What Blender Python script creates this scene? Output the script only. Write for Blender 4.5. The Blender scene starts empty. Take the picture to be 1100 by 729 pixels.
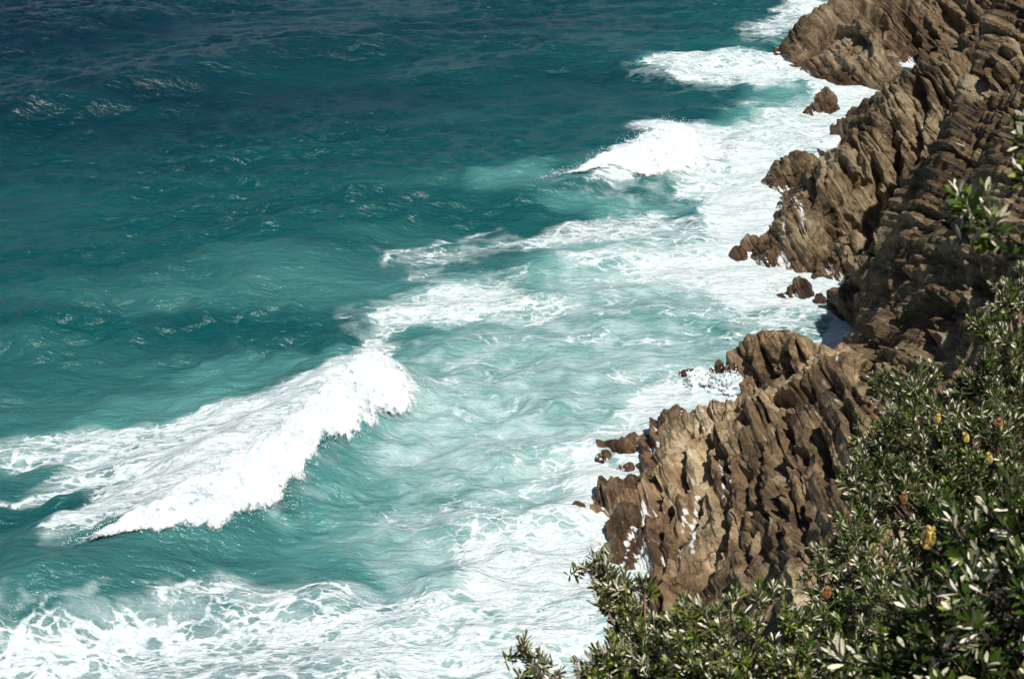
import bpy, math, random
import numpy as np
from mathutils import Vector
from mathutils.bvhtree import BVHTree

R = math.radians
scene = bpy.context.scene
COL = scene.collection
rng = np.random.default_rng(7)
random.seed(7)

# ------------------------------------------------------------------ camera
CAM_H, PITCH, FPX = 42.0, R(21.0), 1834.0
cam = bpy.data.cameras.new('camera')
cam.lens, cam.sensor_width = 60.0, 36.0
cam.clip_start, cam.clip_end = 0.5, 20000
cam.dof.use_dof = True
cam.dof.focus_distance = 105
cam.dof.aperture_fstop = 9.0
cam_ob = bpy.data.objects.new('camera', cam)
cam_ob.location = (0, 0, CAM_H)
cam_ob.rotation_euler = (math.pi / 2 - PITCH, 0, 0)
COL.objects.link(cam_ob)
scene.camera = cam_ob

# ------------------------------------------------------------------ light
SUN_EL, SUN_AZ = R(54), R(160)          # azimuth measured from +Y towards +X
sdir = Vector((math.sin(SUN_AZ) * math.cos(SUN_EL), math.cos(SUN_AZ) * math.cos(SUN_EL), math.sin(SUN_EL)))
world = bpy.data.worlds.new('World')
scene.world = world
world.use_nodes = True
wn = world.node_tree.nodes
bg = wn['Background']
sky = wn.new('ShaderNodeTexSky')
sky.sky_type = 'NISHITA'
sky.sun_disc = False
sky.sun_elevation = SUN_EL
sky.sun_rotation = SUN_AZ
world.node_tree.links.new(sky.outputs[0], bg.inputs[0])
bg.inputs[1].default_value = 0.055
sl = bpy.data.lights.new('sun', 'SUN')
sl.energy, sl.angle, sl.color = 4.9, R(0.5), (1.0, 0.96, 0.89)
so = bpy.data.objects.new('sun', sl)
so.rotation_euler = sdir.to_track_quat('Z', 'Y').to_euler()
so.location = (-60, -30, 120)
COL.objects.link(so)
scene.view_settings.view_transform = 'Standard'
scene.view_settings.look = 'None'
scene.view_settings.exposure = 0.2
scene.view_settings.gamma = 1.0
scene.cycles.max_bounces = 4
scene.cycles.use_adaptive_sampling = True
scene.cycles.adaptive_threshold = 0.02
scene.cycles.diffuse_bounces = 2

# ------------------------------------------------------------------ helpers
def ray(u, v):
    dx, dy = (u - 550) / FPX, (364.5 - v) / FPX
    c, s = math.cos(PITCH), math.sin(PITCH)
    return np.array((dx, c + dy * s, -s + dy * c))

def at_z(u, v, z=0.0):
    d = ray(u, v)
    return np.array((0, 0, CAM_H)) + d * ((z - CAM_H) / d[2])

def at_t(u, v, t):
    return np.array((0, 0, CAM_H)) + ray(u, v) * t

def h32(ix, iy, iz, seed=0):
    ix = ix.astype(np.int64).astype(np.uint32); iy = iy.astype(np.int64).astype(np.uint32); iz = iz.astype(np.int64).astype(np.uint32)
    h = ix * np.uint32(0x8da6b343) ^ iy * np.uint32(0xd8163841) ^ iz * np.uint32(0xcb1ab31f) ^ np.uint32((seed * 0x9E3779B1) & 0xffffffff)
    h ^= h >> np.uint32(15); h *= np.uint32(0x2c1b3c6d); h ^= h >> np.uint32(12); h *= np.uint32(0x297a2d39); h ^= h >> np.uint32(15)
    return h.astype(np.float32) / np.float32(4294967295.0)

def hs(k, j=None, seed=0):
    z = np.zeros_like(k)
    return h32(k, z if j is None else j, z, seed)

def noise3(x, y, z, seed=0):
    xi, yi, zi = np.floor(x), np.floor(y), np.floor(z)
    fx, fy, fz = (x - xi).astype(np.float32), (y - yi).astype(np.float32), (z - zi).astype(np.float32)
    ux, uy, uz = [f * f * f * (f * (f * 6 - 15) + 10) for f in (fx, fy, fz)]
    out = 0
    for dx in (0, 1):
        for dy in (0, 1):
            for dz in (0, 1):
                w = (ux if dx else 1 - ux) * (uy if dy else 1 - uy) * (uz if dz else 1 - uz)
                out = out + w * h32(xi + dx, yi + dy, zi + dz, seed)
    return out * 2 - 1

def fbm(x, y, z, scale, octv=4, seed=0, gain=0.5):
    a, f, o = 1.0, 1.0 / scale, 0
    for i in range(octv):
        o = o + a * noise3(x * f + 17.3 * i, y * f + 5.1 * i, z * f - 9.7 * i, seed + i)
        a *= gain; f *= 2.03
    return o

def sstep(a, b, x):
    t = np.clip((x - a) / (b - a), 0, 1)
    return t * t * (3 - 2 * t)

def mesh_np(name, V, F, mats, parent=None, attrs=None, smooth=False, fmat=None):
    """one mesh object out of vertex and quad/tri arrays"""
    me = bpy.data.meshes.new(name)
    V = np.ascontiguousarray(V, np.float32); F = np.ascontiguousarray(F, np.int32)
    k = F.shape[1]
    me.vertices.add(len(V)); me.vertices.foreach_set('co', V.ravel())
    me.loops.add(F.size); me.loops.foreach_set('vertex_index', F.ravel())
    me.polygons.add(len(F))
    me.polygons.foreach_set('loop_start', np.arange(0, F.size, k, dtype=np.int32))
    me.polygons.foreach_set('use_smooth', np.full(len(F), smooth))
    if fmat is not None:
        me.polygons.foreach_set('material_index', np.ascontiguousarray(fmat, np.int32))
    me.update(calc_edges=True)
    for an, av in (attrs or {}).items():
        me.attributes.new(an, 'FLOAT', 'POINT').data.foreach_set('value', np.ascontiguousarray(av, np.float32))
    for m in (mats if isinstance(mats, (list, tuple)) else [mats]):
        me.materials.append(m)
    o = bpy.data.objects.new(name, me)
    COL.objects.link(o)
    if parent: o.parent = parent
    return o

def grid_faces(nr, nc):
    i = np.arange(nr * nc).reshape(nr, nc)
    return np.stack([i[:-1, :-1], i[:-1, 1:], i[1:, 1:], i[1:, :-1]], -1).reshape(-1, 4)

def cull(V, F, keep, attrs):
    F = F[keep[F].any(1)]
    used = np.zeros(len(V), bool); used[F.ravel()] = True
    idx = np.cumsum(used) - 1
    return V[used], idx[F], {k: a[used] for k, a in attrs.items()}

def tag(o, label=None, cat=None, group=None, kind=None):
    if label: o['label'] = label
    if cat: o['category'] = cat
    if group: o['group'] = group
    if kind: o['kind'] = kind
    return o

class TPS:
    def __init__(s, pts, lam=1e-4):
        P = np.array(pts, float); s.c = P[:, :2].mean(0); s.k = 20.0
        s.X = (P[:, :2] - s.c) / s.k
        n = len(P)
        K = s.kern(s.X, s.X) + lam * np.eye(n)
        Q = np.c_[np.ones(n), s.X]
        A = np.block([[K, Q], [Q.T, np.zeros((3, 3))]])
        w = np.linalg.solve(A, np.r_[P[:, 2], 0, 0, 0])
        s.w, s.a = w[:n], w[n:]
    @staticmethod
    def kern(a, b):
        r2 = ((a[:, None, :] - b[None]) ** 2).sum(-1)
        return 0.5 * r2 * np.log(r2 + 1e-12)
    def __call__(s, x, y):
        X = (np.c_[x.ravel(), y.ravel()] - s.c) / s.k
        out = s.a[0] + X @ s.a[1:]
        for i in range(len(s.w)):
            r2 = ((X - s.X[i]) ** 2).sum(1)
            out += s.w[i] * 0.5 * r2 * np.log(r2 + 1e-12)
        return out.reshape(x.shape)

# ------------------------------------------------------------------ materials
def new_mat(name):
    m = bpy.data.materials.new(name); m.use_nodes = True
    return m, m.node_tree.nodes, m.node_tree.links, m.node_tree.nodes['Principled BSDF']

class NT:
    """small node-wiring helper"""
    def __init__(s, m): s.n, s.l = m.node_tree.nodes, m.node_tree.links
    def put(s, sock, v):
        if isinstance(v, bpy.types.NodeSocket): s.l.new(v, sock)
        elif isinstance(v, (tuple, list)) and len(v) == 3 and sock.type == 'RGBA': sock.default_value = (*v, 1)
        else: sock.default_value = v
    def math(s, op, a, b=None, c=None, clamp=False):
        n = s.n.new('ShaderNodeMath'); n.operation = op; n.use_clamp = clamp
        for i, v in enumerate((a, b, c)):
            if v is not None: s.put(n.inputs[i], v)
        return n.outputs[0]
    def mix(s, f, a, b, mode='MIX'):
        n = s.n.new('ShaderNodeMix'); n.data_type = 'RGBA'; n.blend_type = mode
        s.put(n.inputs[0], f); s.put(n.inputs[6], a); s.put(n.inputs[7], b)
        return n.outputs[2]
    def attr(s, name):
        n = s.n.new('ShaderNodeAttribute'); n.attribute_name = name; return n.outputs['Fac']
    def noise(s, vec, scale, detail=4, rough=0.55, dist=0.0):
        n = s.n.new('ShaderNodeTexNoise'); s.put(n.inputs['Vector'], vec)
        n.inputs['Scale'].default_value = scale; n.inputs['Detail'].default_value = detail
        n.inputs['Roughness'].default_value = rough; n.inputs['Distortion'].default_value = dist
        return n.outputs['Fac'], n.outputs['Color']
    def vor(s, vec, scale, feature='DISTANCE_TO_EDGE'):
        n = s.n.new('ShaderNodeTexVoronoi'); n.feature = feature; s.put(n.inputs['Vector'], vec)
        n.inputs['Scale'].default_value = scale
        return n
    def ramp(s, f, stops, interp='LINEAR'):
        n = s.n.new('ShaderNodeValToRGB'); s.put(n.inputs[0], f); e = n.color_ramp.elements; n.color_ramp.interpolation = interp
        while len(e) < len(stops): e.new(0.5)
        for x, (p, c) in zip(e, stops):
            x.position = p; x.color = (*c, 1) if len(c) == 3 else c
        return n.outputs[0]
    def mapr(s, f, a, b, c=0.0, d=1.0, smooth=True):
        n = s.n.new('ShaderNodeMapRange'); n.interpolation_type = 'SMOOTHSTEP' if smooth else 'LINEAR'
        s.put(n.inputs[0], f)
        for i, v in zip((1, 2, 3, 4), (a, b, c, d)): s.put(n.inputs[i], v)
        return n.outputs[0]
    def pos(s):
        return s.n.new('ShaderNodeNewGeometry').outputs['Position']
    def objc(s):
        return s.n.new('ShaderNodeTexCoord').outputs['Object']
    def mapping(s, vec, rot=(0, 0, 0), scale=(1, 1, 1), loc=(0, 0, 0)):
        n = s.n.new('ShaderNodeMapping'); s.put(n.inputs[0], vec)
        n.inputs[1].default_value = loc; n.inputs[2].default_value = rot; n.inputs[3].default_value = scale
        return n.outputs[0]
    def vadd(s, a, b, k=1.0):
        n = s.n.new('ShaderNodeVectorMath'); n.operation = 'SCALE'; s.put(n.inputs[0], b); n.inputs[3].default_value = k
        m = s.n.new('ShaderNodeVectorMath'); m.operation = 'ADD'; s.put(m.inputs[0], a); s.l.new(n.outputs[0], m.inputs[1])
        return m.outputs[0]
    def bump(s, h, strength, dist, normal=None):
        n = s.n.new('ShaderNodeBump'); s.put(n.inputs['Height'], h)
        n.inputs['Strength'].default_value = strength; n.inputs['Distance'].default_value = dist
        if normal is not None: s.put(n.inputs['Normal'], normal)
        return n.outputs[0]

def rock_material(name, tint=(1, 1, 1), wet_top=2.6, red=0.0):
    m, n, l, b = new_mat(name); T = NT(m); P = T.pos()
    lay = T.attr('lay')
    cx = n.new('ShaderNodeCombineXYZ')
    for i, k in enumerate(('ba', 'bb', 'bc')): l.new(T.attr(k), cx.inputs[i])
    bed = cx.outputs[0]
    s1, _ = T.noise(T.mapping(bed, scale=(0.28, 2.6, 1.0)), 1.0, 5, 0.6, 0.3)      # bedding streaks
    s2, _ = T.noise(T.mapping(bed, scale=(0.9, 7.5, 3.0)), 1.0, 4, 0.65, 0.2)
    f1, _ = T.noise(P, 0.55, 5, 0.6, 0.4)
    f2, _ = T.noise(P, 3.2, 5, 0.65, 0.3)
    f3, _ = T.noise(P, 9.0, 5, 0.75)
    v = T.math('ADD', T.math('MULTIPLY', lay, 0.56), T.math('ADD', T.math('ADD', T.math('MULTIPLY', f1, 0.22), T.math('MULTIPLY', s1, 0.52)), T.math('MULTIPLY', f2, 0.22)))
    base = T.ramp(v, [(0.46, (0.022, 0.017, 0.012)), (0.60, (0.072, 0.050, 0.029)), (0.72, (0.175, 0.124, 0.072)),
                      (0.84, (0.33, 0.260, 0.170)), (0.99, (0.52, 0.46, 0.36))])
    base = T.mix(T.mapr(s2, 0.50, 0.66, 0, 0.6), base, T.mix(1.0, base, (0.25, 0.22, 0.19), 'MULTIPLY'))
    base = T.mix(T.mapr(f3, 0.35, 0.72, 0, 0.45), base, T.mix(1.0, base, (0.42, 0.36, 0.30), 'MULTIPLY'))
    # grey crusts, rusty iron stain
    g1, _ = T.noise(P, 0.9, 4, 0.6, 1.0)
    base = T.mix(T.mapr(g1, 0.55, 0.75, 0, 0.55), base, (0.27, 0.245, 0.205))
    r1, _ = T.noise(P, 0.38, 4, 0.6, 0.6)
    base = T.mix(T.mapr(r1, 0.52, 0.74, 0, 0.28 + red), base, (0.17, 0.095, 0.05))
    ck = T.vor(T.mapping(T.vadd(P, T.noise(P, 0.8, 3)[1], 1.4), rot=(0.5, 0.3, 0.2), scale=(1.3, 0.8, 0.4)), 0.8).outputs['Distance']
    crack = T.math('MULTIPLY', T.mapr(ck, 0.0, 0.03, 0.6, 0.0), T.mapr(r1, 0.45, 0.6))
    base = T.mix(crack, base, (0.022, 0.015, 0.010))
    base = T.mix(1.0, base, tint, 'MULTIPLY')
    # dark wet band just above the water
    sep = n.new('ShaderNodeSeparateXYZ'); l.new(P, sep.inputs[0])
    wz = T.math('ADD', sep.outputs[2], T.math('MULTIPLY', T.math('SUBTRACT', f1, 0.5), 3.0))
    wet = T.mapr(wz, 0.2, wet_top, 1.0, 0.0)
    base = T.mix(wet, base, T.mix(1.0, base, (0.50, 0.40, 0.36), 'MULTIPLY'))
    # white water running in the hollows of the rock
    wash = T.attr('wash')
    w1, _ = T.noise(T.mapping(bed, scale=(0.7, 4.5, 4.5)), 1.0, 4, 0.6, 0.4)
    wm = T.mapr(T.math('ADD', wash, T.math('MULTIPLY', T.math('SUBTRACT', w1, 0.5), 3.0)), 0.50, 0.72)
    base = T.mix(wm, base, (0.80, 0.81, 0.80))
    l.new(base, b.inputs['Base Color'])
    rgh = T.math('SUBTRACT', 0.82, T.math('MULTIPLY', wet, 0.42))
    l.new(rgh, b.inputs['Roughness'])
    b.inputs['Specular IOR Level'].default_value = 0.35
    h = T.math('ADD', T.math('ADD', T.math('MULTIPLY', f2, 0.3), T.math('ADD', T.math('MULTIPLY', s1, 0.9), T.math('MULTIPLY', s2, -0.4))), T.math('ADD', T.math('MULTIPLY', f3, 0.35), T.math('MULTIPLY', crack, -0.5)))
    l.new(T.bump(h, 1.0, 0.4), b.inputs['Normal'])
    return m

def foam_material():
    m, n, l, b = new_mat('sea_foam'); T = NT(m); P = T.pos()
    flow = T.mapping(P, rot=(0, 0, R(-62)), scale=(1.5, 0.55, 0.8))      # froth drawn out down the roll
    f1, _ = T.noise(flow, 0.9, 6, 0.68, 0.6); f2, _ = T.noise(P, 4.5, 6, 0.72); f3, _ = T.noise(flow, 2.6, 5, 0.7)
    f = T.math('ADD', T.math('MULTIPLY', f1, 0.5), T.math('ADD', T.math('MULTIPLY', f2, 0.25), T.math('MULTIPLY', f3, 0.25)))
    l.new(T.ramp(f, [(0.34, (0.30, 0.43, 0.47)), (0.44, (0.52, 0.60, 0.63)), (0.58, (0.76, 0.78, 0.78))]), b.inputs['Base Color'])
    b.inputs['Roughness'].default_value = 0.9
    b.inputs['Specular IOR Level'].default_value = 0.1
    t = T.attr('t')                                                     # the froth thins out and tears at its edge
    l.new(T.mapr(T.math('ADD', t, T.math('MULTIPLY', T.math('SUBTRACT', f, 0.5), 2.6)), 0.05, 0.42), b.inputs['Alpha'])
    l.new(T.bump(f, 0.7, 0.22), b.inputs['Normal'])
    return m

def sea_material():
    m, n, l, b = new_mat('sea_water'); T = NT(m); P = T.pos()
    flat = T.mapping(P, scale=(1, 1, 0))
    foam, aer = T.attr('foam'), T.attr('aer')
    # water colour: deep blue offshore, green over sand, milky turquoise where air is churned in
    c1, _ = T.noise(T.mapping(flat, rot=(0, 0, R(-50)), scale=(0.5, 1.6, 1)), 0.05, 5, 0.6, 0.5)
    a = T.math('ADD', aer, T.math('MULTIPLY', T.math('SUBTRACT', c1, 0.5), 0.5), clamp=True)
    col = T.ramp(a, [(0.0, (0.0008, 0.0110, 0.026)), (0.22, (0.0012, 0.034, 0.045)), (0.45, (0.004, 0.074, 0.078)),
                     (0.70, (0.070, 0.225, 0.215)), (1.0, (0.38, 0.53, 0.51))])
    # foam pattern, warped and drawn out along the crests
    wv = T.noise(flat, 0.22, 3, 0.55)[1]
    w2 = T.noise(flat, 0.9, 3, 0.6)[1]
    q = T.vadd(T.vadd(flat, wv, 3.2), w2, 0.7)
    st = T.mapping(q, rot=(0, 0, R(-28)), scale=(0.7, 1.15, 1))
    n1, _ = T.noise(st, 0.34, 7, 0.62, 0.4)
    n2, _ = T.noise(st, 1.7, 5, 0.66, 0.3)
    e1 = T.vor(st, 0.55).outputs['Distance']
    e2 = T.vor(st, 1.5).outputs['Distance']
    n3, _ = T.noise(q, 5.5, 4, 0.7)
    lace = T.math('MAXIMUM', T.mapr(e1, 0.0, 0.16, 1, 0), T.math('MULTIPLY', T.mapr(e2, 0.0, 0.22, 1, 0), 0.75))
    pat = T.math('ADD', T.math('MULTIPLY', n1, 0.62), T.math('ADD', T.math('MULTIPLY', n2, 0.26), T.math('ADD', T.math('MULTIPLY', lace, 0.21), T.math('MULTIPLY', n3, 0.12))))
    th = T.math('SUBTRACT', 1.02, T.math('MULTIPLY', foam, 0.80))
    d = T.math('SUBTRACT', pat, th)
    core = T.mapr(d, -0.02, 0.16)
    nv, _ = T.noise(q, 0.5, 2, 0.5)
    thin = T.mapr(T.math('ADD', nv, T.math('MULTIPLY', foam, 0.75)), 0.64, 1.08, 0, 0.42)
    fm = T.math('MULTIPLY', T.math('MAXIMUM', core, thin), T.mapr(foam, 0.02, 0.2))
    brk = T.mapr(n2, 0.30, 0.62, 0.62, 1.0)
    fm = T.math('MULTIPLY', fm, brk, clamp=True)
    l.new(T.mix(fm, col, T.ramp(n3, [(0.34, (0.46, 0.57, 0.59)), (0.62, (0.74, 0.77, 0.77))])), b.inputs['Base Color'])
    rg = T.mapr(fm, 0.0, 0.6, 0.19, 0.9)
    l.new(rg, b.inputs['Roughness'])
    b.inputs['IOR'].default_value = 1.33
    l.new(T.mapr(fm, 0, 0.6, 0.5, 0.1), b.inputs['Specular IOR Level'])
    b.inputs['Subsurface Radius'].default_value = (0.35, 1.0, 1.0); b.inputs['Subsurface Scale'].default_value = 0.7
    l.new(T.mapr(fm, 0, 0.8, 1.0, 0.0), b.inputs['Subsurface Weight'])
    r1, _ = T.noise(T.mapping(flat, rot=(0, 0, R(-20)), scale=(0.7, 1.3, 1)), 1.5, 4, 0.55)
    bh = T.math('ADD', r1, T.math('MULTIPLY', fm, 0.22))
    r2, _ = T.noise(T.mapping(flat, rot=(0, 0, R(8)), scale=(0.45, 1.5, 1)), 0.42, 3, 0.5)
    r3, _ = T.noise(T.mapping(flat, rot=(0, 0, R(-8)), scale=(0.7, 1.3, 1)), 4.2, 3, 0.55)
    bh = T.math('ADD', T.math('ADD', bh, T.math('MULTIPLY', r3, 0.26)), T.math('MULTIPLY', r2, 1.1))
    l.new(T.bump(bh, 1.0, 0.30), b.inputs['Normal'])
    return m

MAT_FOAM = foam_material()
MAT_SEA = sea_material()
MAT_CLIFF = rock_material('cliff_rock', (0.88, 0.83, 0.72))
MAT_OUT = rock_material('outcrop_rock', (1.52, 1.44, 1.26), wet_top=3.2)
MAT_FAR = rock_material('headland_rock', (0.80, 0.75, 0.65))
MAT_REEF = rock_material('reef_rock', (0.95, 0.87, 0.80), wet_top=2.4, red=0.12)

# ------------------------------------------------------------------ rock relief
def unit(v):
    v = np.asarray(v, float); return v / np.linalg.norm(v)

# broken layered rock: folded-plane waves give flat faces that meet in creases
#        width  height  a     b    c     crest at  slot
WAVES_R = [(1.75, 0.62, 0.04, 1.0, 0.10, 0.76, 0.50),
           (0.95, 0.36, 0.10, 1.0, -0.30, 0.72, 0.22),
           (2.70, 0.60, 0.34, 0.46, 0.62, 0.66, 0.18),
           (1.25, 0.28, -0.75, 0.45, 0.45, 0.70, 0.16),
           (0.46, 0.15, 0.05, 1.0, 0.22, 0.68, 0.06),
           (0.60, 0.17, 0.70, 0.25, 0.70, 0.70, 0.05),
           (0.24, 0.085, 0.12, 1.0, -0.2, 0.7, 0.0)]
def relief(P, N, nrm, along, w, amp, seed, rough=1.0):
    nrm, along = unit(nrm), unit(along); third = np.cross(nrm, along)
    x, y, z = P.T
    a, b, c = P @ along, P @ nrm, P @ third
    big = fbm(x, y, z, 7.0, 3, seed + 63)
    wob = fbm(x, y, z, 3.2, 2, seed + 5); wo2 = fbm(x, y, z, 1.1, 2, seed + 6)
    d = rough * (0.32 * big + 0.07 * fbm(b / 0.5, a / 1.0, c / 0.5, 1.0, 3, seed + 7, 0.6)); lay = np.zeros(len(P)); tot = 0
    for i, (wd, hgt, ca, cb, cc, sk, slot) in enumerate(WAVES_R):
        W_ = wd * w
        q = (ca * a * 0.6 + cb * b + cc * c + 0.24 * wob * min(1.0, W_) + 0.06 * wo2 * min(1.0, W_)) / W_
        q = q + 0.22 * np.sin(q * 2.1 + seed + i) + 0.3 * np.sin(q * 0.7 + 2 * i)
        k = np.floor(q); f = q - k
        j = a / (W_ * 5) + 7 * hs(k, seed=seed + 31 + i); mod = 0.55 + 0.45 * noise3(j, k * 3.7, j * 0, seed + 50 + i) * 1.6
        A = hgt * (0.45 + 1.1 * hs(k, seed=seed + 11 + i)) * np.clip(mod, 0.12, 1.2)
        d = d + amp * A * np.where(f < sk, f / sk, (1 - f) / (1 - sk))
        if slot:
            e = np.minimum(f, 1 - f) * W_
            on = (hs(k + np.round(f), seed=seed + 71 + i) > 0.45) * np.clip(mod, 0, 1)
            d = d - amp * slot * on * np.clip(1 - e / 0.13, 0, 1)
        t = h32(k, np.floor(j), k, seed + 90 + i); g = (0.30, 0.26, 0.12, 0.10, 0.14, 0.08, 0.0)[i]
        lay += g * t
    d = d - amp * 0.62
    return d, np.clip(lay, 0, 1), np.zeros(len(P)), {'ba': a, 'bb': b, 'bc': c}

def heightfield(name, pts, box, res, nrm, along, w, amp, seed, mat, rough=1.0, zcut=-1.2, washes=(), grooves=(), sink=None):
    tps = TPS(pts)
    # beds dip so that their edges run at the given slope across the face
    mx, my = hit(tps, *along); e = 1.5; h = lambda a, b: float(tps(np.array([a]), np.array([b]))[0])
    fn = unit((-(h(mx + e, my) - h(mx - e, my)) / (2 * e), -(h(mx, my + e) - h(mx, my - e)) / (2 * e), 1))
    th = R(nrm); nrm = unit(np.array((math.sin(th), 0, 0)) + math.cos(th) * np.array((0, 0.36, 0.93)) + 0.12 * fn)
    along = unit(np.cross(nrm, fn))
    # the grid runs along the beds, finely spaced across them
    h1 = unit((along[0], along[1], 0))[:2]; h2 = np.array((-h1[1], h1[0])); ra = res * 2.0
    cs = np.array([(bx, by) for bx in box[:2] for by in box[2:]])
    pa, pb = cs @ h1, cs @ h2
    A, B = np.meshgrid(np.arange(pa.min(), pa.max() + ra, ra), np.arange(pb.min(), pb.max() + res, res))
    X, Y = A * h1[0] + B * h2[0], A * h1[1] + B * h2[1]
    inside = ((X > box[0]) & (X < box[1]) & (Y > box[2]) & (Y < box[3])).ravel()
    Z = tps(X, Y)
    if sink: Z = Z - 6 * sstep(sink[1], sink[2], X if sink[0] == 'x' else -Y)               # dives under the neighbouring cliff
    gb, ga = np.gradient(Z, res, ra)
    gx, gy = ga * h1[0] + gb * h2[0], ga * h1[1] + gb * h2[1]
    N = np.stack([-gx, -gy, np.ones_like(Z)], -1).reshape(-1, 3)
    N /= np.linalg.norm(N, axis=1)[:, None]
    P = np.stack([X, Y, Z], -1).reshape(-1, 3)
    inside &= P[:, 2] > zcut - 1.0
    P, F0, nn = cull(P, grid_faces(*X.shape), inside, {i: N[:, i] for i in range(3)}); N = np.c_[nn[0], nn[1], nn[2]]
    d, lay, cav, bed = relief(P, N, nrm, along, w, amp, seed, rough)
    for px, wid, dep in grooves:                                 # the big open joints seen on the face
        pl = [hit(tps, u, v) for u, v in px]
        wx = P[:, 0] + 0.22 * fbm(P[:, 0], P[:, 1], P[:, 2], 0.9, 3, seed + 90); wy = P[:, 1] + 0.3 * fbm(P[:, 0], P[:, 1], P[:, 2], 0.9, 3, seed + 91)
        dd, pp, sd = poly_dist(wx, wy, pl)
        L = sum(math.dist(a, b) for a, b in zip(pl[:-1], pl[1:]))
        end = np.clip(np.minimum(pp, L - pp) / (0.15 * L), 0, 1) ** 0.5
        g = np.clip(1 - dd / np.where(sd > 0, wid * 1.9, wid * 0.75), 0, 1) * end
        d -= 1.35 * dep * g; cav = np.clip(np.maximum(cav, sstep(0.55, 0.95, g)), 0, 0.95)
    V = P + N * d[:, None]
    wash = np.zeros(len(V))
    for poly, wid, st in washes:
        wash = np.maximum(wash, st * np.exp(-(poly_dist(V[:, 0] + 0.25 * noise3(V[:, 0] * 1.5, V[:, 1] * 1.5, V[:, 2] * 1.5, 8), V[:, 1], poly)[0] / (0.75 * wid)) ** 2))
    # foam caught in low hollows near the water
    low = sstep(1.5, 0.1, V[:, 2]) * sstep(0.05, -0.5, d)
    wash = np.clip(wash * sstep(0.35, -0.35, d - 0.15) + 0.75 * low, 0, 1)
    at = {'lay': lay, 'wash': wash, **bed}
    V, F, at = cull(V, F0, V[:, 2] > zcut, at)
    o = mesh_np(name, V, F, mat, attrs=at)
    return o, tps

def poly_dist(x, y, poly):
    """distance to a polyline, parameter along it (m) and signed side"""
    best = np.full(x.shape, 1e9); par = np.zeros(x.shape); side = np.zeros(x.shape); acc = 0.0
    for (ax, ay), (bx, by) in zip(poly[:-1], poly[1:]):
        ex, ey = bx - ax, by - ay; L = math.hypot(ex, ey)
        t = np.clip(((x - ax) * ex + (y - ay) * ey) / (L * L), 0, 1)
        d = np.hypot(x - ax - t * ex, y - ay - t * ey)
        m = d < best
        sg = np.sign((x - ax) * ey - (y - ay) * ex)
        best = np.where(m, d, best); par = np.where(m, acc + t * L, par); side = np.where(m, sg, side)
        acc += L
    return best, par, side

def hit(tps, u, v):
    """where the line of sight through a traced photo point meets the smooth rock surface"""
    D = ray(u, v); t = np.linspace(40, 260, 2200)
    Q = np.array((0, 0, CAM_H)) + t[:, None] * D
    below = Q[:, 2] < tps(Q[:, 0], Q[:, 1])
    i = int(np.argmax(below)) if below.any() else len(t) - 1
    return (Q[i, 0], Q[i, 1])

def W(*uvz): return [tuple(at_z(*p)) for p in uvz]
def XY(*uv): return [tuple(at_z(u, v, 0)[:2]) for u, v in uv]

# ================================================================== STRUCTURE: cliffs
# far headland
far_pts = W((851,77,0),(876,69,0.1),(896,70,0),(917,63,0.3),(935,74,0),(955,84,0),(975,87,0),
            (858,50,1.8),(876,46,2.4),(868,32,3.2),(874,17,4.6),(896,3,6.2),(905,40,3.6),(930,20,6.8),(925,50,2.2),
            (950,30,6.4),(945,58,3.0),(1000,60,7.2),(985,75,3.0),(1050,20,11.5),(1050,55,10.0),(1100,30,13),(1100,0,15)) + \
    [(20,206,-6),(20,190,-6),(30,206,-3),(28,196,-3),(33,214,-3),(36,224,-3),(42,232,-2),(52,238,2),(58,222,10),(36,190,-2.5),(42,186,-2.2),(47,180,-1.0),(60,200,16),(62,170,20),(56,150,19)]
headland_far, tps_far = heightfield('rocky_headland', far_pts, (27, 62, 146, 238), 0.10,
    nrm=56, along=(975,45), w=1.6, amp=1.5, seed=11, mat=MAT_FAR,
    grooves=[([(943,25),(956,55),(968,80)],.8,1.6), ([(966,14),(985,45),(1001,72)],.7,1.5), ([(984,10),(1005,42),(1024,70)],.7,1.3), ([(1001,2),(1025,20),(1046,40)],.8,1.5),
             ([(932,2),(942,16),(952,30)],1.2,2.0), ([(915,30),(925,45),(935,64)],.6,1.0), ([(1040,2),(1065,25),(1085,50)],.8,1.4), ([(885,40),(905,36),(930,42)],.6,1.2)])
tag(headland_far, 'farthest dark brown headland of slanting rock layers at the top right', 'headland')

# middle headland
mid_pts = W((822,289,0),(837,291,0),(874,292,0),(903,290,0),(934,287,0.2),(823,205,0),(839,200,0.6),(838,213,0.3),(830,224,0.2),
            (836,232,0.8),(824,248,0.2),(816,267,0),
            (838,186,1.6),(845,174,2.4),(857,163,3.2),(864,161,3.2),(880,174,3.8),(890,171,4.6),(908,145,7),(925,128,8.8),(943,110,10.2),(969,96,12),
            (850,215,2.2),(870,250,2.9),(850,265,1.8),(900,200,5.4),(905,250,3.2),(930,270,1.5),(960,230,6.0),(1000,180,10.8),(1040,140,14),(1050,80,16.8),(1010,70,14.2),
            (1100,100,18),(1000,230,8.2),(1050,200,13)) + \
    [(13,150,-5),(13,135,-5),(12,118,-5),(19.5,150,-3),(20,140,-2.5),(18.5,130,-3),(19.5,122,-3),(24,120,-2.5),(29,120,-1.5),(24,155,-3),(28,153,-3.5),(31,148,-3),(34,146,-2.5),(37,145,-1),(42,142,9),(44,128,18),(40,108,20),(34,98,17)]
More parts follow.
